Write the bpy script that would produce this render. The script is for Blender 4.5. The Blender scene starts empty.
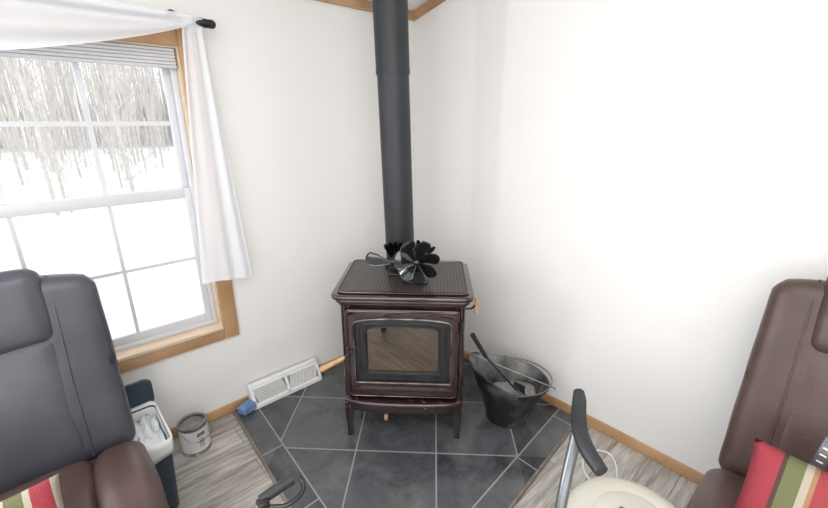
import bpy, bmesh, math, random
from mathutils import Vector, Matrix, noise, Euler
random.seed(7)
S = bpy.context.scene
COL = S.collection
pi = math.pi

# ------------------------------------------------------------------ helpers
def link(o):
    COL.objects.link(o); return o

def empty(name, loc=(0,0,0), rz=0, label=None, category=None, parent=None):
    o = bpy.data.objects.new(name, None)
    o.empty_display_size = .05
    o.location = loc; o.rotation_euler = (0,0,rz)
    link(o)
    if label: o["label"] = label
    if category: o["category"] = category
    if parent: o.parent = parent
    return o

def fin(name, bm, mat, parent=None, loc=(0,0,0), rot=(0,0,0), smooth=38, label=None, category=None, group=None, kind=None, recalc=True):
    if recalc: bmesh.ops.recalc_face_normals(bm, faces=bm.faces)
    me = bpy.data.meshes.new(name)
    bm.to_mesh(me); bm.free()
    if smooth:
        for p in me.polygons: p.use_smooth = True
        me.set_sharp_from_angle(angle=math.radians(smooth))
    mats = mat if isinstance(mat, (list,tuple)) else [mat]
    for m in mats: me.materials.append(m)
    o = bpy.data.objects.new(name, me)
    o.location = loc; o.rotation_euler = rot
    link(o)
    if parent: o.parent = parent
    if label: o["label"] = label
    if category: o["category"] = category
    if group: o["group"] = group
    if kind: o["kind"] = kind
    return o

def merge(bm, tmp, M=None, mi=0):
    if M is not None: bmesh.ops.transform(tmp, matrix=M, verts=tmp.verts)
    for f in tmp.faces: f.material_index = mi
    me = bpy.data.meshes.new("t"); tmp.to_mesh(me); tmp.free()
    bm.from_mesh(me); bpy.data.meshes.remove(me)

def T(x,y,z): return Matrix.Translation((x,y,z))
def RX(a): return Matrix.Rotation(a,4,'X')
def RY(a): return Matrix.Rotation(a,4,'Y')
def RZ(a): return Matrix.Rotation(a,4,'Z')

def box(bm, size, c, r=0, seg=2, M=None, mi=0):
    t = bmesh.new(); bmesh.ops.create_cube(t, size=1)
    bmesh.ops.scale(t, vec=size, verts=t.verts)
    if r>0: bmesh.ops.bevel(t, geom=t.edges[:], offset=r, segments=seg, affect='EDGES', profile=.5)
    bmesh.ops.translate(t, vec=c, verts=t.verts)
    merge(bm, t, M, mi)

def box2(bm, lo, hi, r=0, seg=2, mi=0):
    box(bm, [hi[i]-lo[i] for i in range(3)], [(hi[i]+lo[i])/2 for i in range(3)], r, seg, None, mi)

def soft(bm, size, c, r, n=14, puff=(0,0,0), M=None, wr=0, wf=6, seed=0, fn=None):
    t = bmesh.new(); h = Vector(size)/2
    for ax in range(3):
        for s in (-1,1):
            g = []
            for i in range(n+1):
                row = []
                for j in range(n+1):
                    v = [0,0,0]; v[ax]=s; v[(ax+1)%3]=-1+2*i/n; v[(ax+2)%3]=-1+2*j/n
                    row.append(t.verts.new(v))
                g.append(row)
            for i in range(n):
                for j in range(n):
                    t.faces.new((g[i][j],g[i+1][j],g[i+1][j+1],g[i][j+1]))
    bmesh.ops.remove_doubles(t, verts=t.verts, dist=1e-5)
    for v in t.verts:
        u = v.co.copy()
        p = Vector((u.x*h.x,u.y*h.y,u.z*h.z))
        q = Vector([max(-(h[i]-r), min(h[i]-r, p[i])) for i in range(3)])
        d = p-q
        if d.length>1e-7: p = q+d.normalized()*r
        for i in range(3):
            a,b = u[(i+1)%3], u[(i+2)%3]
            p[i] += puff[i]*u[i]*(1-a*a)*(1-b*b)
        if wr:
            nn = noise.noise(Vector((p.x*wf+seed,p.y*wf,p.z*wf)))
            p += (d.normalized() if d.length>1e-7 else u.normalized())*nn*wr
        if fn: p = fn(p,u)
        v.co = p + Vector(c)
    merge(bm, t, M)

def catmull(pts, k=6):
    P = [Vector(p) for p in pts]
    if len(P)<3: return P
    out=[]
    Q=[P[0]*2-P[1]]+P+[P[-1]*2-P[-2]]
    for i in range(1,len(Q)-2):
        for s in range(k):
            t=s/k
            a,b,c,d=Q[i-1],Q[i],Q[i+1],Q[i+2]
            out.append(.5*((2*b)+(c-a)*t+(2*a-5*b+4*c-d)*t*t+(3*b-a-3*c+d)*t**3))
    out.append(P[-1]); return out

def tube(bm, pts, r, seg=12, closed=False, smooth=False, mi=0, cap=True):
    P = catmull(pts) if smooth else [Vector(p) for p in pts]
    n=len(P)
    def rad(i):
        if isinstance(r,(list,tuple)):
            t=i/(n-1)*(len(r)-1); a=int(t); b=min(a+1,len(r)-1); return r[a]+(r[b]-r[a])*(t-a)
        return r
    t = bmesh.new(); rings=[]
    prev=None
    for i in range(n):
        if closed: tan=(P[(i+1)%n]-P[i-1])
        else: tan = P[min(i+1,n-1)]-P[max(i-1,0)]
        tan.normalize()
        if prev is None:
            up=Vector((0,0,1)) if abs(tan.z)<.9 else Vector((1,0,0))
            nx=tan.cross(up).normalized()
        else:
            nx=(prev-tan*prev.dot(tan)).normalized()
        prev=nx; ny=tan.cross(nx)
        rings.append([t.verts.new(P[i]+(nx*math.cos(a)+ny*math.sin(a))*rad(i)) for a in [2*pi*k/seg for k in range(seg)]])
    m = n if closed else n-1
    for i in range(m):
        A=rings[i];B=rings[(i+1)%n]
        for k in range(seg): t.faces.new((A[k],A[(k+1)%seg],B[(k+1)%seg],B[k]))
    if cap and not closed:
        t.faces.new(rings[0]); t.faces.new(rings[-1])
    merge(bm,t,None,mi)

def lathe(bm, prof, seg=40, M=None, mi=0, fn=None):
    t=bmesh.new(); rings=[]
    for (r,z) in prof:
        if r<1e-6: rings.append([t.verts.new((0,0,z))])
        else: rings.append([t.verts.new((r*math.cos(2*pi*k/seg), r*math.sin(2*pi*k/seg), z)) for k in range(seg)])
    for A,B in zip(rings,rings[1:]):
        for k in range(seg):
            k2=(k+1)%seg
            if len(A)==1 and len(B)==1: continue
            if len(A)==1: t.faces.new((A[0],B[k2],B[k]))
            elif len(B)==1: t.faces.new((A[k],A[k2],B[0]))
            else: t.faces.new((A[k],A[k2],B[k2],B[k]))
    if fn:
        for v in t.verts: v.co=fn(v.co)
    merge(bm,t,M,mi)

def shape(bm, loops, depth, bev=0, M=None, mi=0):
    cu=bpy.data.curves.new("c",'CURVE'); cu.dimensions='2D'; cu.fill_mode='BOTH'
    cu.extrude=max(depth/2-bev,0); cu.bevel_depth=bev; cu.bevel_resolution=2; cu.offset=-bev
    for L in loops:
        sp=cu.splines.new('POLY'); sp.points.add(len(L)-1)
        for p,q in zip(sp.points,L): p.co=(q[0],q[1],0,1)
        sp.use_cyclic_u=True
    o=bpy.data.objects.new("c",cu); link(o)
    dg=bpy.context.evaluated_depsgraph_get(); dg.update()
    me=bpy.data.meshes.new_from_object(o.evaluated_get(dg))
    t=bmesh.new(); t.from_mesh(me); bpy.data.meshes.remove(me)
    bmesh.ops.remove_doubles(t,verts=t.verts,dist=1e-5)
    bpy.data.objects.remove(o); bpy.data.curves.remove(cu)
    merge(bm,t,M,mi)

def rrect(x0,y0,x1,y1,r,n=5):
    out=[]
    for cx,cy,a0 in ((x1-r,y0+r,-pi/2),(x1-r,y1-r,0),(x0+r,y1-r,pi/2),(x0+r,y0+r,pi)):
        for i in range(n+1):
            a=a0+pi/2*i/n; out.append((cx+r*math.cos(a),cy+r*math.sin(a)))
    return out

# ------------------------------------------------------------------ materials
def mat(name, col, rough=.5, metal=0, var=.12, scale=8, bump=0, bscale=40, coat=0, col2=None, spec=.5, stretch=(1,1,1), p0=.35, p1=.65):
    m=bpy.data.materials.new(name); m.use_nodes=True
    N=m.node_tree.nodes; L=m.node_tree.links; b=N["Principled BSDF"]
    tc=N.new("ShaderNodeTexCoord"); mp=N.new("ShaderNodeMapping"); mp.inputs["Scale"].default_value=stretch
    L.new(tc.outputs["Object"],mp.inputs["Vector"])
    nz=N.new("ShaderNodeTexNoise"); nz.inputs["Scale"].default_value=scale; nz.inputs["Detail"].default_value=5
    L.new(mp.outputs[0],nz.inputs["Vector"])
    cr=N.new("ShaderNodeValToRGB")
    c2=col2 if col2 else tuple(min(1,c*(1+var)) for c in col)
    c1=col if col2 else tuple(c*(1-var) for c in col)
    cr.color_ramp.elements[0].position=p0; cr.color_ramp.elements[1].position=p1
    cr.color_ramp.elements[0].color=(*c1,1); cr.color_ramp.elements[1].color=(*c2,1)
    L.new(nz.outputs["Fac"],cr.inputs["Fac"]); L.new(cr.outputs["Color"],b.inputs["Base Color"])
    b.inputs["Roughness"].default_value=rough; b.inputs["Metallic"].default_value=metal
    b.inputs["Coat Weight"].default_value=coat; b.inputs["Coat Roughness"].default_value=.08
    b.inputs["Specular IOR Level"].default_value=spec
    if bump:
        n2=N.new("ShaderNodeTexNoise"); n2.inputs["Scale"].default_value=bscale; n2.inputs["Detail"].default_value=4
        L.new(mp.outputs[0],n2.inputs["Vector"])
        bp=N.new("ShaderNodeBump"); bp.inputs["Strength"].default_value=bump; bp.inputs["Distance"].default_value=.01
        L.new(n2.outputs["Fac"],bp.inputs["Height"]); L.new(bp.outputs[0],b.inputs["Normal"])
    return m

def tweak(m): return m.node_tree.nodes, m.node_tree.links, m.node_tree.nodes["Principled BSDF"]
def math_n(N,L,op,a,b=None,c=None):
    n=N.new("ShaderNodeMath"); n.operation=op
    for i,v in enumerate((a,b,c)):
        if v is None: continue
        if isinstance(v,(int,float)): n.inputs[i].default_value=v
        else: L.new(v,n.inputs[i])
    return n.outputs[0]

M_wall=mat("wall_paint",(.82,.808,.793),.85,var=.012,scale=1.5,bump=.08,bscale=60)
M_ceil=mat("ceiling_paint",(.84,.83,.81),.9,var=.02,bump=.15,bscale=90)
M_oak=mat("oak_trim",(.40,.225,.11),.45,scale=6,col2=(.54,.33,.18),stretch=(1,1,1),bump=.03)
M_oaklt=mat("oak_sill",(.64,.49,.34),.4,scale=6,col2=(.74,.60,.45),stretch=(1,6,6))
M_edge=mat("hearth_edging",(.16,.13,.10),.5,scale=6,col2=(.24,.20,.16),stretch=(6,1,6))
M_vinyl=mat("white_vinyl",(.64,.65,.68),.4,var=.02)
M_enamel=mat("brown_enamel",(.016,.0055,.006),.09,scale=3,col2=(.030,.009,.009),coat=1)
M_legs=mat("dark_leg_enamel",(.009,.005,.005),.14,scale=5,col2=(.016,.007,.007),coat=.6)
M_scuff=mat("scuffed_enamel",(.020,.0065,.007),.16,scale=34,col2=(.42,.40,.39),coat=.7,stretch=(1,1,1.6),p0=.66,p1=.78)
M_iron=mat("black_iron",(.010,.010,.011),.38,scale=20,col2=(.024,.024,.026),bump=.06,bscale=60)
M_ironedge=mat("silvery_door_edge",(.05,.04,.038),.25,metal=.5,scale=14,col2=(.24,.215,.21))  # patches run from dark brown to silvery gray
M_pipe=mat("pipe_paint",(.014,.016,.020),.5,scale=9,col2=(.022,.025,.031),stretch=(1,1,.4),bump=.05,bscale=80)
M_wood=mat("turned_wood",(.42,.23,.11),.4,scale=10,col2=(.54,.32,.17),stretch=(3,3,1))
M_blackpl=mat("black_plastic",(.008,.008,.009),.35,scale=20,col2=(.015,.015,.018))
M_foam=mat("black_foam",(.012,.013,.015),.5,scale=30,col2=(.022,.023,.027),bump=.1,bscale=200)
M_silver=mat("dull_metal",(.22,.22,.225),.35,metal=1,var=.15,scale=15)
M_graytube=mat("gray_tube",(.16,.17,.18),.3,metal=.6,var=.12)
M_blade=mat("fan_blade_black",(.010,.010,.011),.09,metal=.4,scale=12,col2=(.020,.021,.023),coat=1)
M_hod=mat("black_bucket_metal",(.008,.008,.009),.45,scale=7,col2=(.12,.12,.12),bump=.08,bscale=25,coat=.1,p0=.48,p1=.78)
M_ash=mat("gray_ash",(.22,.215,.21),.95,scale=18,col2=(.42,.41,.40),bump=.6,bscale=70)
M_dusty=mat("dusty_lining",(.035,.035,.036),.7,scale=7,col2=(.26,.255,.25),bump=.3,bscale=60,p0=.36,p1=.62)
M_leathR=mat("brown_leather",(.060,.033,.028),.40,scale=6,col2=(.084,.048,.041),bump=.10,bscale=150)
M_leathL=mat("haze_tinted_leather",(.054,.052,.068),.32,scale=6,col2=(.074,.071,.090),bump=.06,bscale=150)  # same brown leather, with backlight haze painted in as blue-gray
M_binm=mat("slate_blue_plastic",(.022,.040,.058),.45,scale=6,col2=(.032,.055,.078))
M_bag=mat("white_bag_plastic",(.62,.64,.64),.45,scale=10,col2=(.74,.76,.76),bump=.3,bscale=22)
M_label=mat("can_label",(.62,.62,.62),.5,scale=10,col2=(.74,.74,.73))
M_tin=mat("tin_metal",(.28,.27,.265),.38,metal=.8,var=.2,scale=30)
M_cream=mat("cream_plastic",(.48,.465,.40),.35,scale=5,col2=(.54,.52,.45))
M_blue=mat("light_blue_cloth",(.12,.22,.42),.75,scale=20,col2=(.19,.31,.52),bump=.2,bscale=80)
M_snow=mat("snow",(.86,.88,.92),.8,var=.04,scale=.3,bump=.3,bscale=2)
M_bark=mat("haze_pale_bark",(.46,.425,.38),.9,scale=4,col2=(.60,.565,.52))  # bark colour lightened to paint in the winter haze
M_far=mat("haze_pale_far_twigs",(.52,.49,.455),.95,scale=4,col2=(.64,.61,.58))  # distance haze put into the pale twig colour
M_remote=mat("remote_gray",(.10,.10,.11),.3,metal=.3,scale=8,col2=(.16,.16,.17))
M_cord=mat("white_cord",(.75,.75,.73),.5)
M_rubber=mat("rubber",(.03,.03,.03),.7)
M_shade=mat("shade_fabric",(.62,.62,.65),.8,var=.03)
M_munt=mat("muntin_vinyl",(.66,.67,.70),.4,var=.02)

def floor_mat():
    m=mat("plank_floor",(.42,.39,.36),.42,scale=3)
    N,L,b=tweak(m)
    tc=N.new("ShaderNodeTexCoord")
    br=N.new("ShaderNodeTexBrick"); br.inputs["Scale"].default_value=1
    br.inputs["Brick Width"].default_value=1.1; br.inputs["Row Height"].default_value=.15
    br.inputs["Mortar Size"].default_value=.0018; br.offset=.37
    br.inputs["Color1"].default_value=(.37,.35,.33,1); br.inputs["Color2"].default_value=(.53,.51,.48,1); br.inputs["Mortar"].default_value=(.18,.16,.14,1)
    L.new(tc.outputs["Object"],br.inputs["Vector"])
    mp=N.new("ShaderNodeMapping"); mp.inputs["Scale"].default_value=(1.6,16,1)
    L.new(tc.outputs["Object"],mp.inputs["Vector"])
    nz=N.new("ShaderNodeTexNoise"); nz.inputs["Scale"].default_value=2.6; nz.inputs["Detail"].default_value=8; nz.inputs["Roughness"].default_value=.65
    L.new(mp.outputs[0],nz.inputs["Vector"])
    cr=N.new("ShaderNodeValToRGB"); cr.color_ramp.elements[0].position=.33; cr.color_ramp.elements[1].position=.68
    cr.color_ramp.elements[0].color=(.50,.47,.44,1); cr.color_ramp.elements[1].color=(1.25,1.24,1.22,1)
    L.new(nz.outputs["Fac"],cr.inputs["Fac"])
    mx=N.new("ShaderNodeMix"); mx.data_type='RGBA'; mx.blend_type='MULTIPLY'; mx.inputs[0].default_value=1
    L.new(br.outputs["Color"],mx.inputs[6]); L.new(cr.outputs["Color"],mx.inputs[7])
    L.new(mx.outputs[2],b.inputs["Base Color"])
    return m
M_floor=floor_mat()

def tile_mat():
    m=mat("slate_tile",(.07,.075,.08),.3,scale=5)
    N,L,b=tweak(m)
    tc=N.new("ShaderNodeTexCoord"); sp=N.new("ShaderNodeSeparateXYZ"); L.new(tc.outputs["Object"],sp.inputs[0])
    x,y=sp.outputs[0],sp.outputs[1]
    A=lambda op,a,bb=None: math_n(N,L,op,a,bb)
    su=A('ADD',x,y); di=A('SUBTRACT',x,y)
    P=.59
    def dist(v,off):
        q=A('DIVIDE',A('ADD',v,off),P); fr=A('FRACT',q)
        return A('MULTIPLY',A('MINIMUM',fr,A('SUBTRACT',1,fr)),P), A('FLOOR',q)
    d1,i1=dist(su,1.86+5.9); d2,i2=dist(di,-.25+5.9)
    inner=A('MINIMUM',d1,d2)
    g_in=A('LESS_THAN',inner,.0055)
    lx=A('ADD',A('ADD',x,1.335),A('MULTIPLY',y,-.06)); ly=A('ADD',A('ADD',y,1.305),A('MULTIPLY',x,-.09))
    bx=A('LESS_THAN',lx,0); by=A('LESS_THAN',ly,0)
    border=A('MAXIMUM',bx,by)
    g_b1=A('LESS_THAN',A('ABSOLUTE',lx),.004)
    g_b2=A('LESS_THAN',A('ABSOLUTE',ly),.004)
    fx=A('FRACT',A('DIVIDE',A('ADD',x,8.5),.42)); fy=A('FRACT',A('DIVIDE',A('ADD',y,8.45),.42))
    gs=A('MAXIMUM',A('MULTIPLY',bx,A('LESS_THAN',fy,.018)),A('MULTIPLY',by,A('LESS_THAN',fx,.018)))
    g=A('MAXIMUM',A('MULTIPLY',g_in,A('SUBTRACT',1,border)),A('MAXIMUM',gs,A('MAXIMUM',g_b1,g_b2)))
    wn=N.new("ShaderNodeTexWhiteNoise"); wn.noise_dimensions='3D'
    cb=N.new("ShaderNodeCombineXYZ"); L.new(i1,cb.inputs[0]); L.new(i2,cb.inputs[1]); L.new(border,cb.inputs[2]); L.new(cb.outputs[0],wn.inputs[0])
    nz=N.new("ShaderNodeTexNoise"); nz.inputs["Scale"].default_value=5.0; nz.inputs["Detail"].default_value=11; nz.inputs["Roughness"].default_value=.72; nz.inputs["Distortion"].default_value=.9
    L.new(tc.outputs["Object"],nz.inputs["Vector"])
    f=A('ADD',A('MULTIPLY',nz.outputs["Fac"],.85),A('MULTIPLY',wn.outputs["Value"],.16))
    cr=N.new("ShaderNodeValToRGB"); cr.color_ramp.elements[0].position=.36; cr.color_ramp.elements[1].position=.68
    cr.color_ramp.elements[0].color=(.030,.033,.038,1); cr.color_ramp.elements[1].color=(.115,.120,.130,1)
    L.new(f,cr.inputs["Fac"])
    mx=N.new("ShaderNodeMix"); mx.data_type='RGBA'; L.new(g,mx.inputs[0]); L.new(cr.outputs["Color"],mx.inputs[6]); mx.inputs[7].default_value=(.25,.25,.245,1)
    L.new(mx.outputs[2],b.inputs["Base Color"])
    r=A('ADD',.17,A('MULTIPLY',g,.5)); L.new(r,b.inputs["Roughness"]); b.inputs["Specular IOR Level"].default_value=.7
    bp=N.new("ShaderNodeBump"); bp.inputs["Strength"].default_value=.35; bp.inputs["Distance"].default_value=.004
    L.new(A('SUBTRACT',nz.outputs["Fac"],g),bp.inputs["Height"]); L.new(bp.outputs[0],b.inputs["Normal"])
    return m
M_tile=tile_mat()

def lattice_mat():
    m=mat("cast_lattice",(.05,.04,.038),.3)
    N,L,b=tweak(m)
    tc=N.new("ShaderNodeTexCoord"); mp=N.new("ShaderNodeMapping"); mp.inputs["Rotation"].default_value=(0,0,pi/4); mp.inputs["Scale"].default_value=(80,80,1)
    L.new(tc.outputs["Object"],mp.inputs[0])
    ck=N.new("ShaderNodeTexChecker"); ck.inputs["Scale"].default_value=1
    ck.inputs["Color1"].default_value=(.085,.070,.065,1); ck.inputs["Color2"].default_value=(.014,.010,.010,1)
    L.new(mp.outputs[0],ck.inputs["Vector"]); L.new(ck.outputs["Color"],b.inputs["Base Color"])
    bp=N.new("ShaderNodeBump"); bp.inputs["Strength"].default_value=.5; bp.inputs["Distance"].default_value=.003
    L.new(ck.outputs["Fac"],bp.inputs["Height"]); L.new(bp.outputs[0],b.inputs["Normal"])
    return m
M_lattice=lattice_mat()
M_sglass=mat("reflection_streak_glass",(.012,.009,.007),.03,scale=3,col2=(.040,.030,.022),stretch=(2,1,5),coat=0)  # brownish noise streaks paint the floor's reflection into the glass colour
_n,_l,_b=tweak(M_sglass); _b.inputs["IOR"].default_value=2.2; _b.inputs["Specular Tint"].default_value=(1,.86,.74,1)

def stripe_mat(name,axis=0,scale=1.0):
    m=mat(name,(.5,.1,.1),.85,bump=.3,bscale=180)
    N,L,b=tweak(m)
    tc=N.new("ShaderNodeTexCoord"); sp=N.new("ShaderNodeSeparateXYZ"); L.new(tc.outputs["Object"],sp.inputs[0])
    fr=math_n(N,L,'FRACT',math_n(N,L,'ADD',math_n(N,L,'MULTIPLY',sp.outputs[axis],scale),10.5))
    cr=N.new("ShaderNodeValToRGB"); cr.color_ramp.interpolation='CONSTANT'
    cols=[(0,(.30,.035,.05)),(.19,(.07,.035,.03)),(.215,(.13,.135,.06)),(.32,(.38,.33,.26)),(.36,(.30,.17,.09)),(.39,(.29,.04,.05)),(.52,(.40,.35,.28)),(.57,(.33,.18,.09)),(.61,(.40,.35,.28)),(.66,(.13,.13,.06)),(.76,(.40,.35,.28)),(.80,(.30,.035,.05)),(.92,(.42,.37,.30))]
    e=cr.color_ramp.elements
    e[0].position=0; e[0].color=(*cols[0][1],1); e[1].position=cols[1][0]; e[1].color=(*cols[1][1],1)
    for p,c in cols[2:]:
        q=e.new(p); q.color=(*c,1)
    L.new(fr,cr.inputs["Fac"]); L.new(cr.outputs["Color"],b.inputs["Base Color"])
    return m
M_stripe=stripe_mat("striped_weave",0,2.6)

def sheer():
    m=bpy.data.materials.new("sheer_white"); m.use_nodes=True
    N=m.node_tree.nodes; L=m.node_tree.links; N.clear()
    o=N.new("ShaderNodeOutputMaterial"); d=N.new("ShaderNodeBsdfDiffuse"); t=N.new("ShaderNodeBsdfTranslucent"); tr=N.new("ShaderNodeBsdfTransparent")
    tc=N.new("ShaderNodeTexCoord"); nz=N.new("ShaderNodeTexNoise"); nz.inputs["Scale"].default_value=6; L.new(tc.outputs["Object"],nz.inputs[0])
    cr=N.new("ShaderNodeValToRGB"); cr.color_ramp.elements[0].color=(.89,.92,.97,1); cr.color_ramp.elements[1].color=(.93,.95,.99,1)
    L.new(nz.outputs["Fac"],cr.inputs[0]); L.new(cr.outputs[0],d.inputs[0]); L.new(cr.outputs[0],t.inputs[0])
    a=N.new("ShaderNodeMixShader"); a.inputs[0].default_value=.28; L.new(d.outputs[0],a.inputs[1]); L.new(t.outputs[0],a.inputs[2])
    b=N.new("ShaderNodeMixShader"); b.inputs[0].default_value=.24; L.new(a.outputs[0],b.inputs[1]); L.new(tr.outputs[0],b.inputs[2])
    L.new(b.outputs[0],o.inputs[0]); return m
M_sheer=sheer()
def paneglass():
    m=bpy.data.materials.new("window_glass"); m.use_nodes=True
    N=m.node_tree.nodes; L=m.node_tree.links; N.clear()
    o=N.new("ShaderNodeOutputMaterial"); tr=N.new("ShaderNodeBsdfTransparent"); g=N.new("ShaderNodeBsdfGlossy"); g.inputs["Roughness"].default_value=.35
    b=N.new("ShaderNodeMixShader"); b.inputs[0].default_value=.03; L.new(tr.outputs[0],b.inputs[1]); L.new(g.outputs[0],b.inputs[2]); L.new(b.outputs[0],o.inputs[0]); return m
M_glass=paneglass()

# ------------------------------------------------------------------ room shell
XW,YW=-4.3,-4.6
def zc(y): return 2.315-.25*y
bm=bmesh.new(); box2(bm,(XW-.12,YW-.12,-.12),(.12,.12,0)); fin("floor",bm,M_floor,smooth=0,kind="structure")
WX0,WX1,WZ0,WZ1=-2.53,-1.445,.55,1.965
bm=bmesh.new()
box2(bm,(XW-.12,0,0),(WX0,.12,2.5)); box2(bm,(WX1,0,0),(.12,.12,2.5)); box2(bm,(WX0,0,0),(WX1,.12,WZ0)); box2(bm,(WX0,0,WZ1),(WX1,.12,2.5))
fin("wall_left",bm,M_wall,smooth=0,kind="structure")
bm=bmesh.new(); box2(bm,(0,YW-.12,0),(.12,0,3.6)); fin("wall_right",bm,M_wall,smooth=0,kind="structure")
bm=bmesh.new(); box2(bm,(XW-.12,YW,0),(XW,0,3.6)); fin("wall_back",bm,M_wall,smooth=0,kind="structure")
bm=bmesh.new(); box2(bm,(XW-.12,YW-.12,0),(0,YW,3.6)); fin("wall_front",bm,M_wall,smooth=0,kind="structure")
bm=bmesh.new()
vs=[bm.verts.new(p) for p in [(XW-.12,.12,zc(.12)),(.12,.12,zc(.12)),(.12,YW-.12,zc(YW-.12)),(XW-.12,YW-.12,zc(YW-.12))]]
vt=[bm.verts.new(v.co+Vector((0,0,.12))) for v in vs]
bm.faces.new(vs); bm.faces.new(vt)
for i in range(4): bm.faces.new((vs[i],vs[(i+1)%4],vt[(i+1)%4],vt[i]))
fin("ceiling",bm,M_ceil,smooth=0,kind="structure")
bm=bmesh.new(); box2(bm,(XW,-.022,2.265),(0,-.0005,2.318),.004); fin("trim_1",bm,M_oak,kind="structure")
bm=bmesh.new()
a=math.atan(.25); L_=abs(YW)/math.cos(a)
box(bm,(.022,L_,.052),(0,-L_/2,-.026),.004); fin("trim_2",bm,M_oak,kind="structure",loc=(-.0115,-.0,2.315),rot=(-a,0,0))
a=0
bm=bmesh.new(); box2(bm,(XW,-.014,0),(-.014,-.0005,.062),.004); fin("baseboard_left",bm,M_oak,kind="structure")
bm=bmesh.new(); box2(bm,(-.014,YW,0),(-.0005,-.0005,.062),.004); fin("baseboard_right",bm,M_oak,kind="structure")

bm=bmesh.new()
box2(bm,(WX1,-.022,.485),(WX1+.080,-.0005,2.045),.005)
box2(bm,(WX0-.085,-.022,.485),(WX0,-.0005,2.045),.005)
box2(bm,(WX0,-.022,WZ1),(WX1,-.0005,2.045),.005)
box2(bm,(WX0,-.022,.485),(WX1,-.0005,.548),.005)
fin("trim_3",bm,M_oak,kind="structure")
bm=bmesh.new()
box2(bm,(WX0,-.03,.549),(WX1,.11,.567),.003)
fin("trim_4",bm,M_oaklt,kind="structure")
bm=bmesh.new()
box2(bm,(WX1-.006,.0,.567),(WX1,.11,WZ1)); box2(bm,(WX0,.0,.567),(WX0+.006,.11,WZ1)); box2(bm,(WX0+.006,.0,WZ1-.006),(WX1-.006,.11,WZ1))
fin("trim_5",bm,M_oaklt,kind="structure",smooth=0)
def frame(bm,x0,z0,x1,z1,w,y0,y1,wb=None,wt=None):
    wb=wb or w; wt=wt or w
    box2(bm,(x0,y0,z0),(x0+w,y1,z1),.003); box2(bm,(x1-w,y0,z0),(x1,y1,z1),.003)
    box2(bm,(x0+w,y0,z0),(x1-w,y1,z0+wb),.003); box2(bm,(x0+w,y0,z1-wt),(x1-w,y1,z1),.003)
bm=bmesh.new(); frame(bm,WX0+.006,.567,WX1-.006,WZ1-.006,.022,.05,.118)
win=fin("window_1",bm,M_vinyl,kind="structure")
mx=[-2.155,-1.82]
def sash(z0,z1,y0,y1,zm,wb,wt,mw):
    bm=bmesh.new(); frame(bm,WX0+.028,z0,WX1-.028,z1,.030,y0,y1,wb,wt)
    s=fin("sash",bm,M_vinyl,parent=win)
    bm=bmesh.new()
    for x in mx: box2(bm,(x-mw,y0+.006,z0+.01),(x+mw,y1-.004,z1-.01))
    box2(bm,(WX0+.05,y0+.007,zm-mw),(WX1-.05,y1-.005,zm+mw))
    fin("muntin_grid",bm,M_munt if z0>1 else M_vinyl,parent=s)
    bm=bmesh.new(); ym=(y0+y1)/2+.004; box2(bm,(WX0+.055,ym,z0+.02),(WX1-.055,ym+.003,z1-.02)); fin("glass_pane",bm,M_glass,parent=s,smooth=0)
sash(.587,1.325,.062,.088,.955,.045,.05,.0075)
sash(1.285,WZ1-.028,.089,.114,1.635,.04,.03,.010)
bm=bmesh.new()
for i in range(6): box2(bm,(WX0+.012,.012,1.875+i*.014),(WX1-.012,.045-(i%2)*.006,1.888+i*.014),.003)
fin("window_shade",bm,M_shade,label="white pleated shade raised at the window head",category="window shade")

rod=empty("curtain_rod",(-1.95,-.09,2.06),label="black metal curtain rod with ribbed end finial over the window",category="curtain rod")
bm=bmesh.new(); tube(bm,[(-.75,0,0),(.54,0,0)],.010,16); fin("pole",bm,M_blackpl,rod)
bm=bmesh.new()
lathe(bm,[(0,0),(.012,0),(.015,.01),(.013,.02),(.017,.03),(.021,.05),(.018,.08),(.019,.09),(.019,.102),(.012,.112),(0,.114)],24,T(.54,0,0)@RY(pi/2)); fin("finial",bm,M_blackpl,rod)
for bx in (.50,-.70):
    bm=bmesh.new(); tube(bm,[(bx,.085,.03),(bx,.04,.025),(bx,0,-.012)],.008,10,smooth=True); lathe(bm,[(0,0),(.022,0),(.022,.008),(0,.008)],20,T(bx,.088,.03)@RX(pi/2)); fin("bracket",bm,M_blackpl,rod)

bm=bmesh.new(); NU,NV=64,40
g=[]
for j in range(NV+1):
    v=j/NV; row=[]
    xl=-1.435+(-.10)*v**.9; xr=-1.355+.073*v**1.0
    for i in range(NU+1):
        u=i/NU
        z=2.075-(1.205+.02*u)*v
        y=-.092-.006*math.sin(u*2*pi*2.6+.9*math.sin(v*3))*(.8+.3*v)-.003*math.sin(u*23+v*2)-.02*v
        if v<.04: y=-.092-.018*math.cos(v/.04*pi/2)
        row.append(bm.verts.new((xl+(xr-xl)*u,y,z)))
    g.append(row)
for j in range(NV):
    for i in range(NU): bm.faces.new((g[j][i],g[j][i+1],g[j+1][i+1],g[j+1][i]))
fin("curtain",bm,M_sheer,smooth=180,label="sheer white curtain panel hanging beside the window casing",category="curtain")
bm=bmesh.new(); g=[]
for j in range(25):
    v=j/24; row=[]
    for i in range(61):
        u=i/60; x=-1.40-1.28*u
        drop=.04+.17*min(1,u*1.5)**.8+.03*math.sin(u*pi)
        z=2.085-drop*v
        y=-.110-.014*math.sin(v*10+u*4)*(.3+.7*min(1,u*3))-.012*v
        row.append(bm.verts.new((x,y,z)))
    g.append(row)
for j in range(24):
    for i in range(60): bm.faces.new((g[j][i],g[j][i+1],g[j+1][i+1],g[j+1][i]))
fin("curtain_valance",bm,M_sheer,smooth=180,label="sheer white scarf valance draped over the curtain rod",category="curtain")

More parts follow.
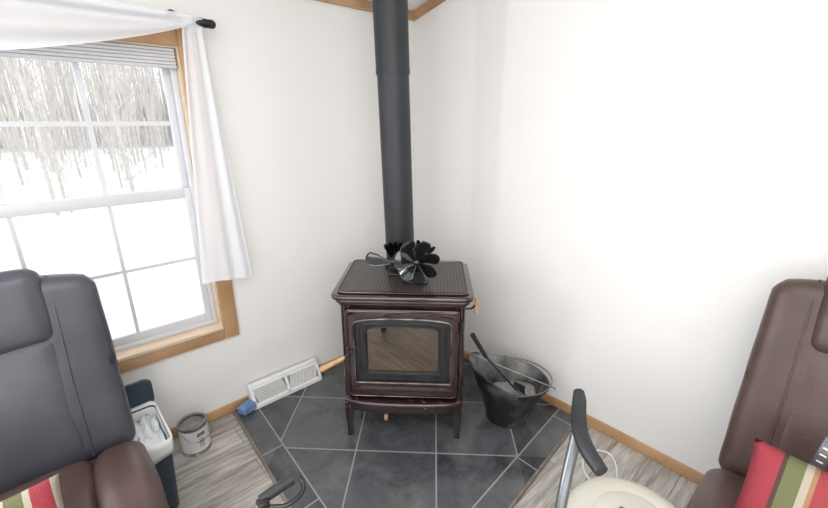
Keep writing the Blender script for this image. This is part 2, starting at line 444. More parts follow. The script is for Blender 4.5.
# ------------------------------------------------------------------ outside
bm=bmesh.new()
n=50
gr=[[bm.verts.new((-50+100*i/n, .6+90*(j/n)**1.4, -.62+.25*noise.noise(Vector((i*.35,j*.35,0)))*(j/n))) for i in range(n+1)] for j in range(n+1)]
for j in range(n):
    for i in range(n): bm.faces.new((gr[j][i],gr[j][i+1],gr[j+1][i+1],gr[j+1][i]))
fin("ground",bm,M_snow,kind="structure")
tm=[]
for k in range(6):
    bm=bmesh.new(); H=random.uniform(7,10); P=[Vector((0,0,-.1))]
    for s in range(1,8): P.append(Vector((random.uniform(-.08,.08)*s*.5,random.uniform(-.08,.08)*s*.5,H*s/7)))
    r0=random.uniform(.035,.075)
    tube(bm,P,[r0,r0*.8,r0*.5,.012],6)
    for b_ in range(48):
        t=random.uniform(.06,.95); q=t*7; i=int(q); base=P[i].lerp(P[min(i+1,7)],q-i)
        a=random.uniform(0,2*pi); ln=random.uniform(.4,1.0); up=random.uniform(.8,2.0)
        e1=base+Vector((math.cos(a)*ln*.5,math.sin(a)*ln*.5,ln*up*.4)); e2=base+Vector((math.cos(a+.2)*ln,math.sin(a+.2)*ln,ln*up))
        tube(bm,[base,e1,e2],[.016,.010,.005],4,cap=False)
        for _ in range(3):
            s0=e1.lerp(e2,random.random()); e3=s0+Vector((random.uniform(-.2,.2),random.uniform(-.2,.2),random.uniform(.2,.6)))
            tube(bm,[s0,e3],[.007,.004],3,cap=False)
    for _ in range(16):  # undergrowth stems around the trunk, kept in the tree mesh
        x0,y0=random.uniform(-.85,.85),random.uniform(-.85,.85); w=random.uniform(.006,.013)
        tube(bm,[(x0,y0,-.1),(x0*1.1,y0*1.1,random.uniform(.6,2.2))],[w,w*.4],3,cap=False)
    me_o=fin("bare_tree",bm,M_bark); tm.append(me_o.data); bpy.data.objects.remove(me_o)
placed=[]
tries=0
while len(placed)<120 and tries<14000:
    tries+=1
    y=11.0+25*random.random()**1.15; s=random.uniform(-.34,.40); x=-2.04+s*(y+2.24)
    if all((x-a_)**2+(y-b_)**2>1.95**2 for a_,b_ in placed): placed.append((x,y))
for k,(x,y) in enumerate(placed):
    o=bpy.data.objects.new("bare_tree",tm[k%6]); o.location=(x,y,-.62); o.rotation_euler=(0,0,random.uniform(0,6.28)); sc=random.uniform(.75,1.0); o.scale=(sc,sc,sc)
    link(o); o["label"]="bare leafless tree with undergrowth stems standing in the snowy yard"; o["category"]="tree"; o["group"]="bare trees beyond the window"
bm=bmesh.new()
for k in range(2000):
    y=random.uniform(40,50); x=-2+random.uniform(-22,26); h=random.uniform(3,12)
    w=random.uniform(.025,.07)
    tube(bm,[(x,y,-.6),(x+random.uniform(-.5,.5),y,h)],[w,w*.4],3,cap=False)
fin("distant_thicket",bm,M_far,kind="stuff",label="haze-tinted gray thicket of distant winter trees in snow",category="trees",smooth=0)

# ------------------------------------------------------------------ hearth
HT=.012
bm=bmesh.new()
pad=[(-.016,-.016),(-1.452,-.016),(-1.512,-1.0),(-1.0,-1.512),(-.016,-1.418)]
shape(bm,[pad],HT-.001,0,T(0,0,HT/2))
h=empty("hearth_pad",(0,0,0),label="dark slate tile corner hearth pad with light grout and thin edging",category="hearth")
fin("tile_surface",bm,M_tile,h,smooth=0)
bm=bmesh.new()
def strip(a,b_,w=.014,hh=.015):
    a=Vector((*a,0));b_=Vector((*b_,0)); d=b_-a; L0=d.length; ang=math.atan2(d.y,d.x); m=(a+b_)/2
    box(bm,(L0,w,hh),(0,0,hh/2),.003,2,T(m.x,m.y,.0005)@RZ(ang))
strip((-1.459,-.018),(-1.519,-1.003)); strip((-1.519,-1.003),(-1.003,-1.519)); strip((-1.003,-1.519),(-.018,-1.425))
fin("edge_trim",bm,M_edge,h)

# ------------------------------------------------------------------ stove
st=empty("wood_stove",(-.68,-.68,HT),-pi/4,label="dark brown enameled cast iron wood stove with arched glass door",category="wood stove")
XZ=RX(pi/2)
bm=bmesh.new()
box2(bm,(-.295,-.225,.175),(.295,.215,.795),.012,3)
for sx in (-1,1):
    for yy in (-.218,.208):
        tube(bm,[(sx*.292,yy,.19),(sx*.292,yy,.79)],.018,16)
    box2(bm,(sx*.30-.006,-.16,.25),(sx*.30+.006,.15,.73),.005,2)
    box2(bm,(sx*.304-.006,-.12,.29),(sx*.304+.006,.11,.69),.005,2)
box2(bm,(-.312,-.245,.165),(.312,.235,.19),.008,3)
box2(bm,(-.312,-.245,.772),(.312,.235,.795),.010,3)
fin("body",bm,M_enamel,st)
bm=bmesh.new()
shape(bm,[rrect(-.328,-.262,.328,.243,.03)],.022,.008,T(0,0,.802))
shape(bm,[rrect(-.350,-.280,.350,.255,.05)],.026,.010,T(0,0,.826))
fin("top_plate",bm,M_enamel,st)
bm=bmesh.new()
shape(bm,[rrect(-.315,-.240,.315,.228,.03)],.010,.003,T(0,0,.843)); 
fin("cooking_grate",bm,M_lattice,st,label="dark lattice-patterned cast top grate")
def arch(x,zb,zs,zt,n=14):
    L=[(-x,zb),(x,zb)]
    for i in range(n+1):
        t=i/n; ang=pi*t; L.append((x*math.cos(ang),zs+(zt-zs)*math.sin(ang)**.6))
    return L
bm=bmesh.new()
tube(bm,[(p[0],p[1],.846) for p in rrect(-.320,-.245,.320,.233,.035)],.006,8,closed=True)
fin("grate_rim",bm,M_enamel,st)
bm=bmesh.new()
shape(bm,[rrect(-.280,.262,.280,.764,.02),arch(.240,.355,.680,.715)[::-1]],.034,.007,T(0,-.245,0)@XZ)
box2(bm,(-.255,-.268,.284),(.255,-.255,.332),.006,2)
door=fin("door",bm,M_enamel,st)
bm=bmesh.new()
A=arch(.242,.353,.680,.717); tube(bm,[(p[0],-.264,p[1]) for p in A],.0055,10,closed=True)
fin("door_moulding",bm,M_ironedge,door,label="silvery metallic moulding around the glass")
bm=bmesh.new()
tube(bm,[(p[0],-.262,p[1]) for p in rrect(-.270,.272,.270,.754,.02)],.0045,8,closed=True)
fin("door_edge_bead",bm,M_enamel,door)
bm=bmesh.new()
shape(bm,[arch(.244,.350,.680,.72),arch(.178,.408,.638,.664)[::-1]],.016,.005,T(0,-.246,0)@XZ)
tube(bm,[(p[0],-.256,p[1]) for p in arch(.184,.402,.642,.670)],.004,8,closed=True)
tube(bm,[(p[0],-.256,p[1]) for p in arch(.215,.376,.662,.694)],.004,8,closed=True)
fin("inner_frame",bm,M_iron,door)
bm=bmesh.new(); shape(bm,[arch(.188,.398,.643,.671)],.006,0,T(0,-.240,0)@XZ); fin("glass",bm,M_sglass,door,label="dark glass panel with painted reflection streaks",smooth=0)
for z in (.36,.67):
    bm=bmesh.new(); tube(bm,[(.292,-.25,z-.03),(.292,-.25,z+.03)],.010,12); fin("hinge",bm,M_iron,door)
bm=bmesh.new(); tube(bm,[(-.262,-.258,.525),(-.268,-.285,.525),(-.287,-.30,.52)],.009,10,smooth=True)
lathe(bm,[(0,0),(.018,0),(.018,.012),(0,.014)],20,T(-.258,-.262,.525)@RX(pi/2))
hd=fin("door_handle",bm,M_iron,door)
bm=bmesh.new(); tube(bm,[(-.284,-.299,.521),(-.30,-.303,.512),(-.33,-.31,.497),(-.365,-.318,.480),(-.395,-.324,.465),(-.408,-.327,.459)],[.008,.011,.012,.014,.016,.012],14)
fin("handle_grip",bm,M_wood,hd,label="turned natural wood grip")
bm=bmesh.new()
lip=[(-.305,-.20),(.305,-.20)]+[(.305-.61*i/16,-.270-.034*math.sin(pi*i/16)**.6) for i in range(17)]
shape(bm,[lip],.048,.012,T(0,0,.228))
lip2=[(-.292,-.20),(.292,-.20)]+[(.292-.584*i/16,-.258-.026*math.sin(pi*i/16)**.6) for i in range(17)]
shape(bm,[lip2],.03,.008,T(0,0,.192))
fin("ash_lip",bm,M_scuff,st,label="scuffed bowed enamel ash ledge")
for sx in (-1,1):
    for y0 in (-.232,.21):
        bm=bmesh.new()
        prof=[(0,.185),(.023,.185),(.022,.16),(.020,.12),(.0175,.07),(.016,.03),(.017,.012),(.017,0),(0,0)]
        def sq(c):
            r=math.hypot(c.x,c.y)
            if r<1e-6: return c
            a=math.atan2(c.y,c.x); k=1/max(abs(math.cos(a)),abs(math.sin(a)))**.75
            return Vector((c.x*k,c.y*k,c.z))
        lathe(bm,prof,24,None,0,sq)
        fin("leg",bm,M_legs,st,loc=(sx*.288,y0,0))
bm=bmesh.new(); tube(bm,[(.31,-.17,.735),(.345,-.17,.74),(.360,-.175,.76)],.005,10,smooth=True)
sh=fin("air_control_lever",bm,M_iron,st)
bm=bmesh.new(); lathe(bm,[(0,0),(.008,.003),(.010,.018),(.008,.04),(.011,.07),(.010,.083),(0,.09)],20,T(.366,-.175,.80)@RX(pi)); fin("lever_grip",bm,M_wood,sh,label="natural wood lever grip")
bm=bmesh.new(); tube(bm,[(-.09,-.20,.165),(-.09,-.262,.16)],.005,10); 
ad=fin("ash_pan_pull",bm,M_iron,st)
bm=bmesh.new(); lathe(bm,[(0,0),(.009,.002),(.012,.015),(.009,.035),(0,.04)],16,T(-.09,-.262,.16)@RX(pi)); fin("pull_knob",bm,M_wood,ad,label="small wooden knob")

# ------------------------------------------------------------------ stove pipe
pp=empty("stove_pipe",(-.60,-.548,HT+.8515),label="matte charcoal stovepipe rising from stove to the ceiling",category="stove pipe")
pp.rotation_euler=Euler((math.radians(-.9),math.radians(-1.4),0))
bm=bmesh.new(); lathe(bm,[(0,0),(.0795,0),(.0795,1.005),(.0,1.005)],48); lathe(bm,[(.0805,0),(.092,.0),(.092,.02),(.083,.03),(.0805,.03),(.0805,0)],48); fin("lower_section",bm,M_pipe,pp)
bm=bmesh.new(); lathe(bm,[(.0797,1.0),(.0830,1.0),(.0845,1.008),(.0845,1.022),(.0835,1.03),(.0838,1.56),(0,1.56)],48)
fin("upper_section",bm,M_pipe,pp)

# ------------------------------------------------------------------ stove fans
def s2w(x,y,z):
    c=.70710678; return (-.68+c*x+c*y, -.68-c*x+c*y, HT+z)
def stove_fan(name,loc,rz,nbl,R,zh,label,fins=8,off=.25,wide=.5,bw=.055,finl=.11,pitch=.6,spread=50):
    e=empty(name,loc,rz,label=label,category="stove fan")
    bm=bmesh.new(); box2(bm,(-bw,-.035,0),(bw,.03,.012),.004); box2(bm,(-.032,-.002,.012),(.032,.016,zh-.01),.004)
    for i in range(5): box2(bm,(-.03+i*.013,.014,.03),(-.027+i*.013,.035,zh-.03))
    fin("base",bm,M_iron,e)
    bm=bmesh.new()
    for i in range(fins):
        a=math.radians(-spread+2*spread*i/(fins-1)); 
        t=bmesh.new(); w0,w1=.006,.014
        V=[t.verts.new(p) for p in [(-w0,0,.01),(w0,0,.01),(w1,0,.01+finl*.85),(w1*.6,.004,.01+finl),(-w1*.6,.004,.01+finl),(-w1,0,.01+finl*.85)]]
        f=t.faces.new(V); bmesh.ops.solidify(t,geom=[f],thickness=.003)
        merge(bm,t,T(0,.012,zh-.03)@RY(a)@RZ(.7))
    fin("cooling_fin",bm,M_blade,e)
    bm=bmesh.new(); lathe(bm,[(0,0),(.018,0),(.02,.01),(.02,.04),(0,.042)],20,T(0,-.002,zh)@RX(pi/2)); fin("motor",bm,M_blackpl,e)
    bm=bmesh.new(); lathe(bm,[(0,0),(.016,0),(.016,.014),(.006,.02),(0,.02)],20,T(0,-.045,zh)@RX(pi/2))
    for k in range(nbl):
        t=bmesh.new(); n1,n2=12,8; gg=[]
        for i in range(n1+1):
            u=i/n1; rr=.010+(R-.010)*u; w=R*wide*(.22+.78*min(1,u*1.6)); row=[]
            for j in range(n2+1):
                s=j/n2-.5; x=s*2*w*.62+.10*R*u*u
                tip=(abs(s)*2)**2.5*w*.45*max(0,(u-.4)/.6)
                row.append(t.verts.new((x,-.055+pitch*s*w-.3*(s*s)*w,rr-tip)))
            gg.append(row)
        for i in range(n1):
            for j in range(n2): t.faces.new((gg[i][j],gg[i][j+1],gg[i+1][j+1],gg[i+1][j]))
        merge(bm,t,T(0,0,zh)@RY(2*pi*k/nbl+off))
    o=fin("fan_rotor",bm,M_blade,e,smooth=60)
    md=o.modifiers.new("s",'SOLIDIFY'); md.thickness=.0016
    return e
FZ=.8485
stove_fan("stove_fan",s2w(.070,-.095,FZ),math.radians(-50),7,.116,.122,"black heat-powered stove fan with broad glossy curved blades",7,.25,.56,finl=.115,pitch=.95,spread=42)
stove_fan("stove_fan",s2w(-.055,.012,FZ),math.radians(-48),2,.150,.085,"black stove fan with two long flat blades",5,pi/2+.03,.30,bw=.038,finl=.11,pitch=1.0,spread=28)

# ------------------------------------------------------------------ ash bucket
hod=empty("ash_bucket",(-.295,-1.125,HT),-pi/4,label="black metal ash bucket smeared with ash, wire handle, on tile",category="bucket")
bm=bmesh.new()
prof=[(0,.005),(.105,.005),(.112,.0),(.116,.0),(.116,.02),(.126,.06),(.150,.13),(.174,.20),(.192,.245),(.210,.270),(.210,.275),(.202,.276)]
prof_in=[(.202,.276),(.186,.252),(.168,.20),(.140,.13),(.11,.03),(0,.028)]
def hodfn(c):
    t=max(0,min(1,(c.z-.04)/.23)); a=math.atan2(c.y,c.x)
    left=max(0,-math.cos(a))**1.5
    k=1+.20*t*left
    return Vector((c.x*k+.012*t, c.y*(1-.10*t), c.z*(1+ .36*t*left)-.035*t*max(0,math.cos(a))))
lathe(bm,prof,56,None,0,hodfn); lathe(bm,prof_in,56,None,1,hodfn)
fin("bucket_body",bm,[M_hod,M_dusty],hod)
bm=bmesh.new()
pts=[Vector((.0+.226*math.sin(pi*i/14),.190*math.cos(pi*i/14)-.02*math.sin(pi*i/14),.270+.010*math.sin(pi*i/14))) for i in range(15)]
tube(bm,pts,.0028,8,smooth=True); fin("wire_handle",bm,M_silver,hod,label="thin bare wire bail handle")
for s in (-1,1):
    bm=bmesh.new(); lathe(bm,[(0,0),(.014,0),(.014,.008),(0,.01)],16,T(.0,s*.184,.262)@RX(-s*pi/2)); fin("handle_lug",bm,M_hod,hod)
bm=bmesh.new()
lathe(bm,[(0,.170),(.05,.168),(.09,.160),(.12,.152),(.138,.145),(.10,.09),(0,.08)],40,None,0,lambda c:Vector((c.x*1.0,c.y*.88,c.z+.018*noise.noise(c*16)+.16*max(0,c.x)-.0)))
fin("ash",bm,M_ash,loc=(-.285,-1.135,HT+.004),rot=(0,0,-pi/4),kind="stuff",label="pale gray wood ash filling the bucket",category="ash",smooth=180)
sv=empty("ash_shovel",(-.295,-1.125,HT),-pi/4,label="black ash shovel leaning in the bucket",category="shovel")
bm=bmesh.new(); tube(bm,[(-.140,-.03,.40),(-.180,-.02,.462),(-.222,-.01,.53)],[.010,.013,.014],14); fin("grip",bm,M_blackpl,sv)
bm=bmesh.new(); tube(bm,[(-.145,-.03,.405),(.03,-.055,.215)],.006,10); fin("shaft",bm,M_iron,sv)
bm=bmesh.new()
Mx=T(.015,-.055,.232)@RY(math.radians(32))
t=bmesh.new(); gg=[]
for i in range(7):
    row=[]
    for j in range(7):
        s=j/6-.5; row.append(t.verts.new((.0+.08*i/6, s*.08*(.8+.3*i/6), .05*s*s*4*.35)))
    gg.append(row)
for i in range(6):
    for j in range(6): t.faces.new((gg[i][j],gg[i][j+1],gg[i+1][j+1],gg[i+1][j]))
bmesh.ops.solidify(t,geom=t.faces[:],thickness=.002)
merge(bm,t,Mx); fin("scoop",bm,M_iron,sv)
pk=empty("fire_poker",(-.295,-1.125,HT),-pi/4,label="thin bare metal poker lying across the ash bucket rim",category="fire poker")
bm=bmesh.new(); tube(bm,[(-.205,.03,.380),(.0,-.045,.330),(.20,-.115,.283)],.0035,8); fin("shaft",bm,M_silver,pk)
bm=bmesh.new(); tube(bm,[(.19,-.11,.285),(.215,-.120,.279),(.225,-.124,.268)],[.004,.004,.003],8); fin("hook",bm,M_silver,pk)

# ------------------------------------------------------------------ register
rg=empty("floor_register",(-1.14,-.016,HT+.001),0,label="white metal baseboard register with louvered face against the wall",category="register")
M_reg=mat("register_white",(.86,.86,.86),.4,var=.02)
bm=bmesh.new()
for x0,x1 in ((-.225,-.215),(.215,.225)):
    t=bmesh.new(); pr=[(0,0),(-.085,0),(-.085,.02),(-.03,.12),(0,.13)]
    A=[t.verts.new((x0,p[0],p[1])) for p in pr]; B=[t.verts.new((x1,p[0],p[1])) for p in pr]
    t.faces.new(A); t.faces.new(B)
    for i in range(5): t.faces.new((A[i],A[(i+1)%5],B[(i+1)%5],B[i]))
    merge(bm,t)
ang=math.atan2(.10,.055)
Mf=T(0,-.085,.02)@RX(ang)
LF=math.hypot(.10,.055)
box(bm,(.44,.016,.004),(0,.008,0),.001,1,Mf); box(bm,(.44,.016,.004),(0,LF-.008,0),.001,1,Mf)
box2(bm,(-.22,-.085,0),(.22,-.081,.022),.001,1); box2(bm,(-.22,-.034,.116),(.22,0,.13),.002,1)
box2(bm,(-.22,-.003,0),(.22,0,.13))
for x in (-.216,0,.216): box(bm,(.016,LF,.004),(x,LF/2,0),.001,1,Mf)
fin("housing",bm,M_reg,rg)
bm=bmesh.new()
for s in (-1,1):
    for i in range(19):
        x=s*.110-.088+.176*i/18; box(bm,(.0046,LF-.026,.006),(x,LF/2,-.001),0,1,Mf@T(x,LF/2,0)@RZ(-s*.28)@T(-x,-LF/2,0))
fin("louvers",bm,M_reg,rg,smooth=0)
bm=bmesh.new(); box(bm,(.42,LF-.02,.002),(0,LF/2,-.014),0,1,Mf); fin("damper",bm,mat("register_damper_gray",(.34,.34,.34),.6),rg,smooth=0)
bm=bmesh.new(); soft(bm,(.095,.065,.052),(0,0,.028),.014,12,(0,0,.004),wr=.006,wf=22); fin("folded_cloth",bm,M_blue,loc=(-1.402,-.085,HT+.004),rot=(0,0,.35),label="small folded blue cloth on the hearth beside the register",category="cloth")

# ------------------------------------------------------------------ paint can
pc=empty("paint_can",(-1.705,-.165,0),.4,label="small metal paint can with pale label on the plank floor",category="can")
bm=bmesh.new(); lathe(bm,[(0,.002),(.066,.002),(.070,0),(.070,.005),(.0675,.008),(.0675,.157),(.071,.163),(.070,.168),(.058,.167),(.058,.161),(.065,.157),(.065,.02),(0,.02)],44); fin("can_body",bm,M_tin,pc)
bm=bmesh.new(); lathe(bm,[(.0677,.02),(.0683,.02),(.0683,.147),(.0677,.147)],44); fin("label_wrap",bm,M_label,pc,label="pale paper label")
bm=bmesh.new()
for i in range(5): box(bm,(.028-.004*(i%2),.001,.004),(0,-.0686,.05+i*.011),0,1,RZ(-.15)); 
box(bm,(.040,.0012,.02),(0,-.0684,.120),.0,1,RZ(-.15))
fin("label_print",bm,mat("print_gray",(.16,.17,.19),.6),pc,smooth=0)
bm=bmesh.new(); lathe(bm,[(0,.150),(.057,.150),(.064,.153),(.064,.157),(0,.157)],40); fin("lid",bm,M_tin,pc)
bm=bmesh.new(); tube(bm,[(-.071,0,.140),(-.067,-.05,.110),(-.04,-.078,.095),(0,-.082,.09),(.04,-.078,.095),(.067,-.05,.110),(.071,0,.140)],.0018,8,smooth=True); fin("bail_handle",bm,M_silver,pc)

# ------------------------------------------------------------------ waste bin
wb=empty("waste_bin",(-1.915,-.375,0),0,label="slate blue plastic waste bin lined with a white bag beside recliner",category="waste bin")
bm=bmesh.new()
t=bmesh.new()
Ls=[(.046,.12,0),(.050,.125,.01),(.058,.14,.20),(.066,.155,.37),(.069,.16,.372),(.069,.16,.385),(.063,.152,.385),(.056,.135,.2),(.044,.115,.015)]
R_=[[t.verts.new((p[0],p[1],c)) for p in rrect(-a,-b_,a,b_,.025,5)] for a,b_,c in Ls]
for A,B in zip(R_,R_[1:]):
    for i in range(len(A)): t.faces.new((A[i],A[(i+1)%len(A)],B[(i+1)%len(A)],B[i]))
t.faces.new(R_[0]); t.faces.new(R_[-1]); merge(bm,t)
fin("bin_body",bm,M_binm,wb)
bm=bmesh.new(); t=bmesh.new()
Ls=[(.050,.125,.20),(.061,.148,.37),(.067,.158,.394),(.072,.164,.392),(.0735,.166,.365),(.073,.165,.335),(.072,.163,.305)]
R_=[]
for q,(a,b_,c) in enumerate(Ls):
    lp=rrect(-a,-b_,a,b_,.025,9); row=[]
    for i,p in enumerate(lp):
        k=max(0,q-2)/4
        nn=noise.noise(Vector((p[0]*25,p[1]*25,q*.6)))
        row.append(t.verts.new((p[0]*(1+.07*abs(nn)*k),p[1]*(1+.05*abs(nn)*k),c+.11*noise.noise(Vector((p[0]*12,p[1]*12,3)))*k)))
    R_.append(row)
for A,B in zip(R_,R_[1:]):
    for i in range(len(A)): t.faces.new((A[i],A[(i+1)%len(A)],B[(i+1)%len(A)],B[i]))
merge(bm,t)
t=bmesh.new(); gg=[[t.verts.new((-.056+.112*i/12,-.14+.28*j/16,.345+.05*noise.noise(Vector((i*.5,j*.5,7))))) for i in range(13)] for j in range(17)]
for j in range(16):
    for i in range(12): t.faces.new((gg[j][i],gg[j][i+1],gg[j+1][i+1],gg[j+1][i]))
merge(bm,t)
o=fin("bin_liner",bm,M_bag,wb,smooth=180,label="white plastic bag folded over the rim"); o.modifiers.new("s",'SOLIDIFY').thickness=.0012
bm=bmesh.new(); shape(bm,[rrect(-.068,0,.074,.150,.035)],.014,.004,T(0,.178,.375)@RX(math.radians(98))); fin("bin_lid",bm,M_binm,wb)

# ------------------------------------------------------------------ recliners
def recliner(name,loc,rz,M,Mback,label,rise=0,hb=0,lean=12,pw=.46):
    e=empty(name,loc,rz,label=label,category="armchair")
    bm=bmesh.new(); soft(bm,(.66,.62,.30),(0,.02,.21),.03,10); box2(bm,(-.30,-.24,.0),(-.24,.30,.08),.005); box2(bm,(.24,-.24,.0),(.30,.30,.08),.005); fin("base",bm,M,e)
    bm=bmesh.new(); soft(bm,(.47,.52,.17),(0,-.12,.40),.06,16,(0,0,.02),wr=.006,wf=8,seed=3); fin("seat",bm,M,e,smooth=180)
    for s in (-1,1):
        bm=bmesh.new()
        def af(p,u,s=s):
            q=p.copy()
            if u.z>0: q.z-=.035*u.y*u.y+.02*max(0,u.y)
            return q
        soft(bm,(.170,.56,.425),(s*.305,-.115,.308),.065,18,(.004,.012,.0),wr=.004,wf=7,seed=s*5,fn=af)
        fin("arm",bm,M,e,smooth=180)
    bm=bmesh.new(); soft(bm,(.46,.05,.26),(0,-.36,.19),.024,12,(0,.01,0),wr=.003); fin("footrest",bm,M,e,smooth=180)
    Mb=T(0,.190,.40)@RX(math.radians(-lean))
    def bf(p,u):
        q=p.copy()
        if u.z>0: q.z-=.035*abs(u.x)**3
        return q
    bm=bmesh.new(); soft(bm,(.76,.13,.735+hb),(0,.035,.370+hb/2),.045,24,(0,.008,.006),M=Mb,wr=.004,wf=5,fn=bf)
    b_=fin("backrest",bm,Mback,e,smooth=180)
    bm=bmesh.new(); soft(bm,(pw,.040,.50+hb),(0,-.016,.262+hb/2),.019,18,(0,.008,.002),M=Mb,wr=.004,wf=6,seed=9); fin("lumbar_cushion",bm,Mback,b_,smooth=180)
    bm=bmesh.new(); soft(bm,(pw+.01,.085,.275+rise),(0,-.004,.630+rise/2+hb),.040,16,(0,.010,.010),M=Mb,wr=.005,wf=7,seed=2); fin("headrest",bm,Mback,b_,smooth=180)
    for s in (-1,1):
        q=pw/2+.010
        bm=bmesh.new(); tube(bm,[Mb@Vector((s*q,-.032,.03)),Mb@Vector((s*q,-.036,.35)),Mb@Vector((s*(q+.005),-.034,.53+hb)),Mb@Vector((s*(q+.008),-.028,.66+hb)),Mb@Vector((s*(q+.008),.0,.730+hb))],.0035,8,smooth=True); fin("seam_piping",bm,Mback,b_)
    return e
recliner("recliner",(-2.33,-.66,0),0,M_leathR,M_leathL,"leather recliner with backlight haze tinted into its back, against the window wall",pw=.45)
recliner("recliner",(-.565,-2.475,0),-pi/2,M_leathR,M_leathR,"brown leather recliner against the bare wall",.03,.04,13,pw=.50)

def pillow(name,loc,rot,w,hh,label):
    bm=bmesh.new()
    t=bmesh.new(); n=22
    for sgn in (-1,1):
        g=[]
        for i in range(n+1):
            row=[]
            for j in range(n+1):
                u=-1+2*i/n; v=-1+2*j/n
                pinch=1-.05*(1-u*u)*abs(v)**3
                pinch2=1-.05*(1-v*v)*abs(u)**3
                d=.05*((1-u**4)*(1-v**4))**.55
                row.append(t.verts.new((u*w/2*pinch2,sgn*d,v*hh/2*pinch)))
            g.append(row)
        for i in range(n):
            for j in range(n): t.faces.new((g[i][j],g[i+1][j],g[i+1][j+1],g[i][j+1]))
    bmesh.ops.remove_doubles(t,verts=t.verts,dist=1e-5); merge(bm,t)
    return fin(name,bm,M_stripe,loc=loc,rot=rot,smooth=180,label=label,category="pillow")
pillow("throw_pillow",(-2.355,-.88,.550),(math.radians(-50),0,math.radians(4)),.37,.23,"red and cream striped throw pillow on the recliner by the window")
pillow("throw_pillow",(-.66,-2.375,.60),(math.radians(-24),math.radians(0),math.radians(-92)),.38,.30,"red green and cream striped throw pillow on brown recliner")
rm=empty("remote_control",(-.495,-2.33,.665),label="slim dark silver remote control leaning behind the striped pillow",category="remote control")
rm.rotation_euler=Euler((math.radians(-16),math.radians(6),math.radians(-96)))
bm=bmesh.new(); box2(bm,(-.016,-.009,-.075),(.016,.009,.100),.006,3); fin("remote_body",bm,M_remote,rm)
bm=bmesh.new()
for i in range(6):
    box(bm,(.016,.003,.005),(0,-.0095,-.045+i*.022),.001,1)
fin("keypad",bm,M_reg,rm)

# ------------------------------------------------------------------ walker
wk=empty("rollator_walker",(-1.6,-1.8,0),0,label="gray tubular walker with black foam grips and brake levers",category="walker")
O=Vector((-1.6,-1.8,0))
def W(*p): return tuple(Vector(p)-O)
bm=bmesh.new()
tube(bm,[W(-1.20,-1.905,.94),W(-1.29,-1.93,.80),W(-1.41,-1.97,.45),W(-1.5,-2.0,.13)],.013,12,smooth=True)
tube(bm,[W(-1.37,-1.955,.6),W(-1.29,-1.86,.35),W(-1.25,-1.80,.13)],.012,12,smooth=True)
tube(bm,[W(-1.83,-1.540,.885),W(-1.90,-1.57,.82),W(-1.96,-1.65,.45),W(-1.98,-1.74,.13)],.012,12,smooth=True)
tube(bm,[W(-1.95,-1.62,.55),W(-1.88,-1.54,.35),W(-1.84,-1.50,.13)],.012,12,smooth=True)
tube(bm,[W(-1.38,-1.96,.52),W(-1.95,-1.63,.52)],.011,12); tube(bm,[W(-1.29,-1.86,.36),W(-1.88,-1.54,.36)],.011,12)
fin("frame",bm,M_graytube,wk)
bm=bmesh.new(); tube(bm,[W(-1.141,-1.871,1.0),W(-1.162,-1.884,.992),W(-1.200,-1.903,.982),W(-1.240,-1.928,.973),W(-1.272,-1.962,.964),W(-1.297,-2.005,.955)],[.013,.0165,.0175,.0175,.0175,.015],16,smooth=True)
fin("hand_grip",bm,M_foam,wk)
bm=bmesh.new(); tube(bm,[W(-1.832,-1.532,.888),W(-1.80,-1.534,.893),W(-1.758,-1.537,.898)],[.011,.012,.011],16,smooth=True)
fin("hand_grip",bm,M_foam,wk)
bm=bmesh.new(); tube(bm,[W(-1.825,-1.548,.878),W(-1.79,-1.568,.874),W(-1.755,-1.566,.878),W(-1.742,-1.550,.888),W(-1.747,-1.540,.895)],.0052,10,smooth=True); box(bm,(.024,.026,.024),W(-1.83,-1.542,.885),.006)
fin("brake_lever",bm,M_blackpl,wk)
for p in ((-1.5,-2.0),(-1.25,-1.80),(-1.98,-1.74),(-1.84,-1.50)):
    bm=bmesh.new(); tube(bm,[(0.05*math.cos(2*pi*k/24),0,.072+.05*math.sin(2*pi*k/24)) for k in range(24)],.018,10,closed=True); lathe(bm,[(0,-.01),(.045,-.01),(.045,.01),(0,.01)],24,T(0,0,.072)@RX(pi/2)); tube(bm,[(0,-.03,.072),(0,-.03,.14),(0,0,.15),(0,.03,.14),(0,.03,.072)],.006,8)
    fin("wheel",bm,M_rubber,wk,loc=W(p[0],p[1],.004),rot=(0,0,.9))
bm=bmesh.new(); box(bm,(.52,.18,.02),(0,0,0),.008,2,T(-.04,.03,.54)@RZ(-.52)); fin("seat",bm,M_foam,wk)

cn=empty("canister",(-1.07,-2.03,0),0,label="round canister with a cream domed lid beside brown recliner",category="canister")
ZL=-.045
bm=bmesh.new(); lathe(bm,[(0,0),(.10,0),(.105,.01),(.118,.5),(.13,.57),(.13,.64+ZL),(0,.64+ZL)],48); fin("drum",bm,mat("drum_gray",(.30,.31,.30),.5),cn)
bm=bmesh.new(); lathe(bm,[(r,z+ZL) for r,z in [(0,.704),(.085,.702),(.093,.697),(.10,.699),(.135,.692),(.158,.680),(.168,.665),(.168,.645),(.158,.640),(.13,.641),(0,.641)]],56); fin("lid",bm,M_cream,cn)
bm=bmesh.new(); box(bm,(.040,.018,.010),(-.01,.03,.708+ZL),.004); lathe(bm,[(0,.712+ZL),(.008,.712+ZL),(.008,.719+ZL),(0,.72+ZL)],20,T(-.01,.03,0)); fin("latch",bm,M_graytube,cn)

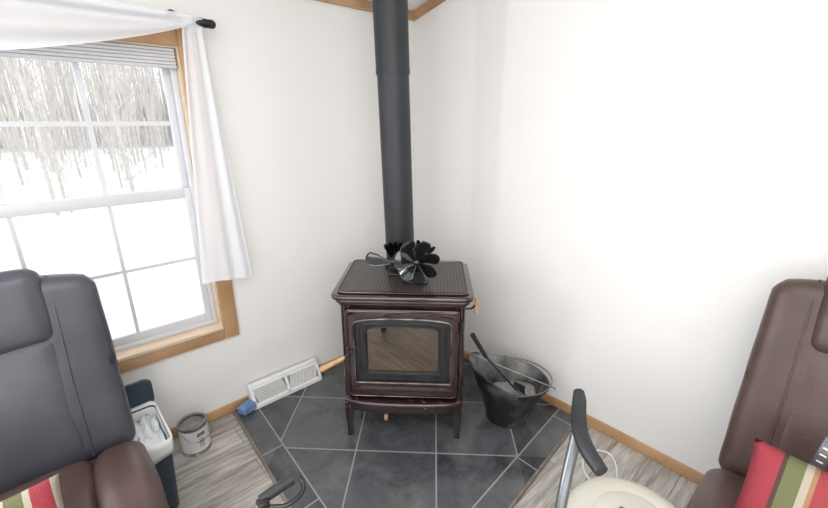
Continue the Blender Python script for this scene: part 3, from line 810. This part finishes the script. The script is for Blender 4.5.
bm=bmesh.new(); tube(bm,[(-.22,-1.50,.006),(-.36,-1.53,.006),(-.48,-1.60,.006),(-.50,-1.70,.006),(-.38,-1.76,.006),(-.24,-1.74,.006),(-.14,-1.66,.006),(-.20,-1.58,.006),(-.34,-1.62,.006),(-.42,-1.78,.006),(-.50,-1.95,.006)],.0048,8,smooth=True)
fin("power_cord",bm,M_cord,label="thin white power cord curled on the plank floor",category="cord")

# ------------------------------------------------------------------ lights
def area(name,loc,rot,sx,sy,pw,col=(1,1,1)):
    l=bpy.data.lights.new(name,'AREA'); l.shape='RECTANGLE'; l.size=sx; l.size_y=sy; l.energy=pw; l.color=col
    o=bpy.data.objects.new(name,l); o.location=loc; o.rotation_euler=rot; link(o); return o
area("side_fill",(-3.2,-.12,1.4),(pi/2,0,pi),.7,1.3,52,(.90,.95,1))  # added fill lamp at the left wall, no window modelled here
area("rear_fill",(-4.2,-2.9,1.5),(pi/2,0,-pi/2),2.0,1.6,22,(.98,.99,1))  # added fill lamp behind the camera, standing in for unseen windows
area("front_fill",(-3.2,-4.5,1.6),(pi/2,0,0),1.6,1.4,24,(.97,.98,1))  # added fill lamp that evens out the left wall
area("overhead_fill",(-2.5,-2.6,2.7),(0,0,0),2.0,2.0,38,(1,.98,.95))  # added overhead fill for general brightness, no fixture here
w=bpy.data.worlds.new("w"); S.world=w; w.use_nodes=True
bg=w.node_tree.nodes["Background"]; bg.inputs[0].default_value=(.93,.96,1,1); bg.inputs[1].default_value=1.5
S.view_settings.view_transform='Standard'; S.view_settings.look='None'; S.view_settings.exposure=.38

# ------------------------------------------------------------------ camera
cd=bpy.data.cameras.new("camera"); cam=bpy.data.objects.new("camera",cd); link(cam)
cam.location=(-2.039,-2.242,1.65); cd.sensor_width=36; cd.lens=17.91; cd.clip_start=.02
d=Vector((.673*math.cos(math.radians(18)),.74*math.cos(math.radians(18)),-math.sin(math.radians(18))))
cam.rotation_euler=d.to_track_quat('-Z','Y').to_euler()
S.camera=cam
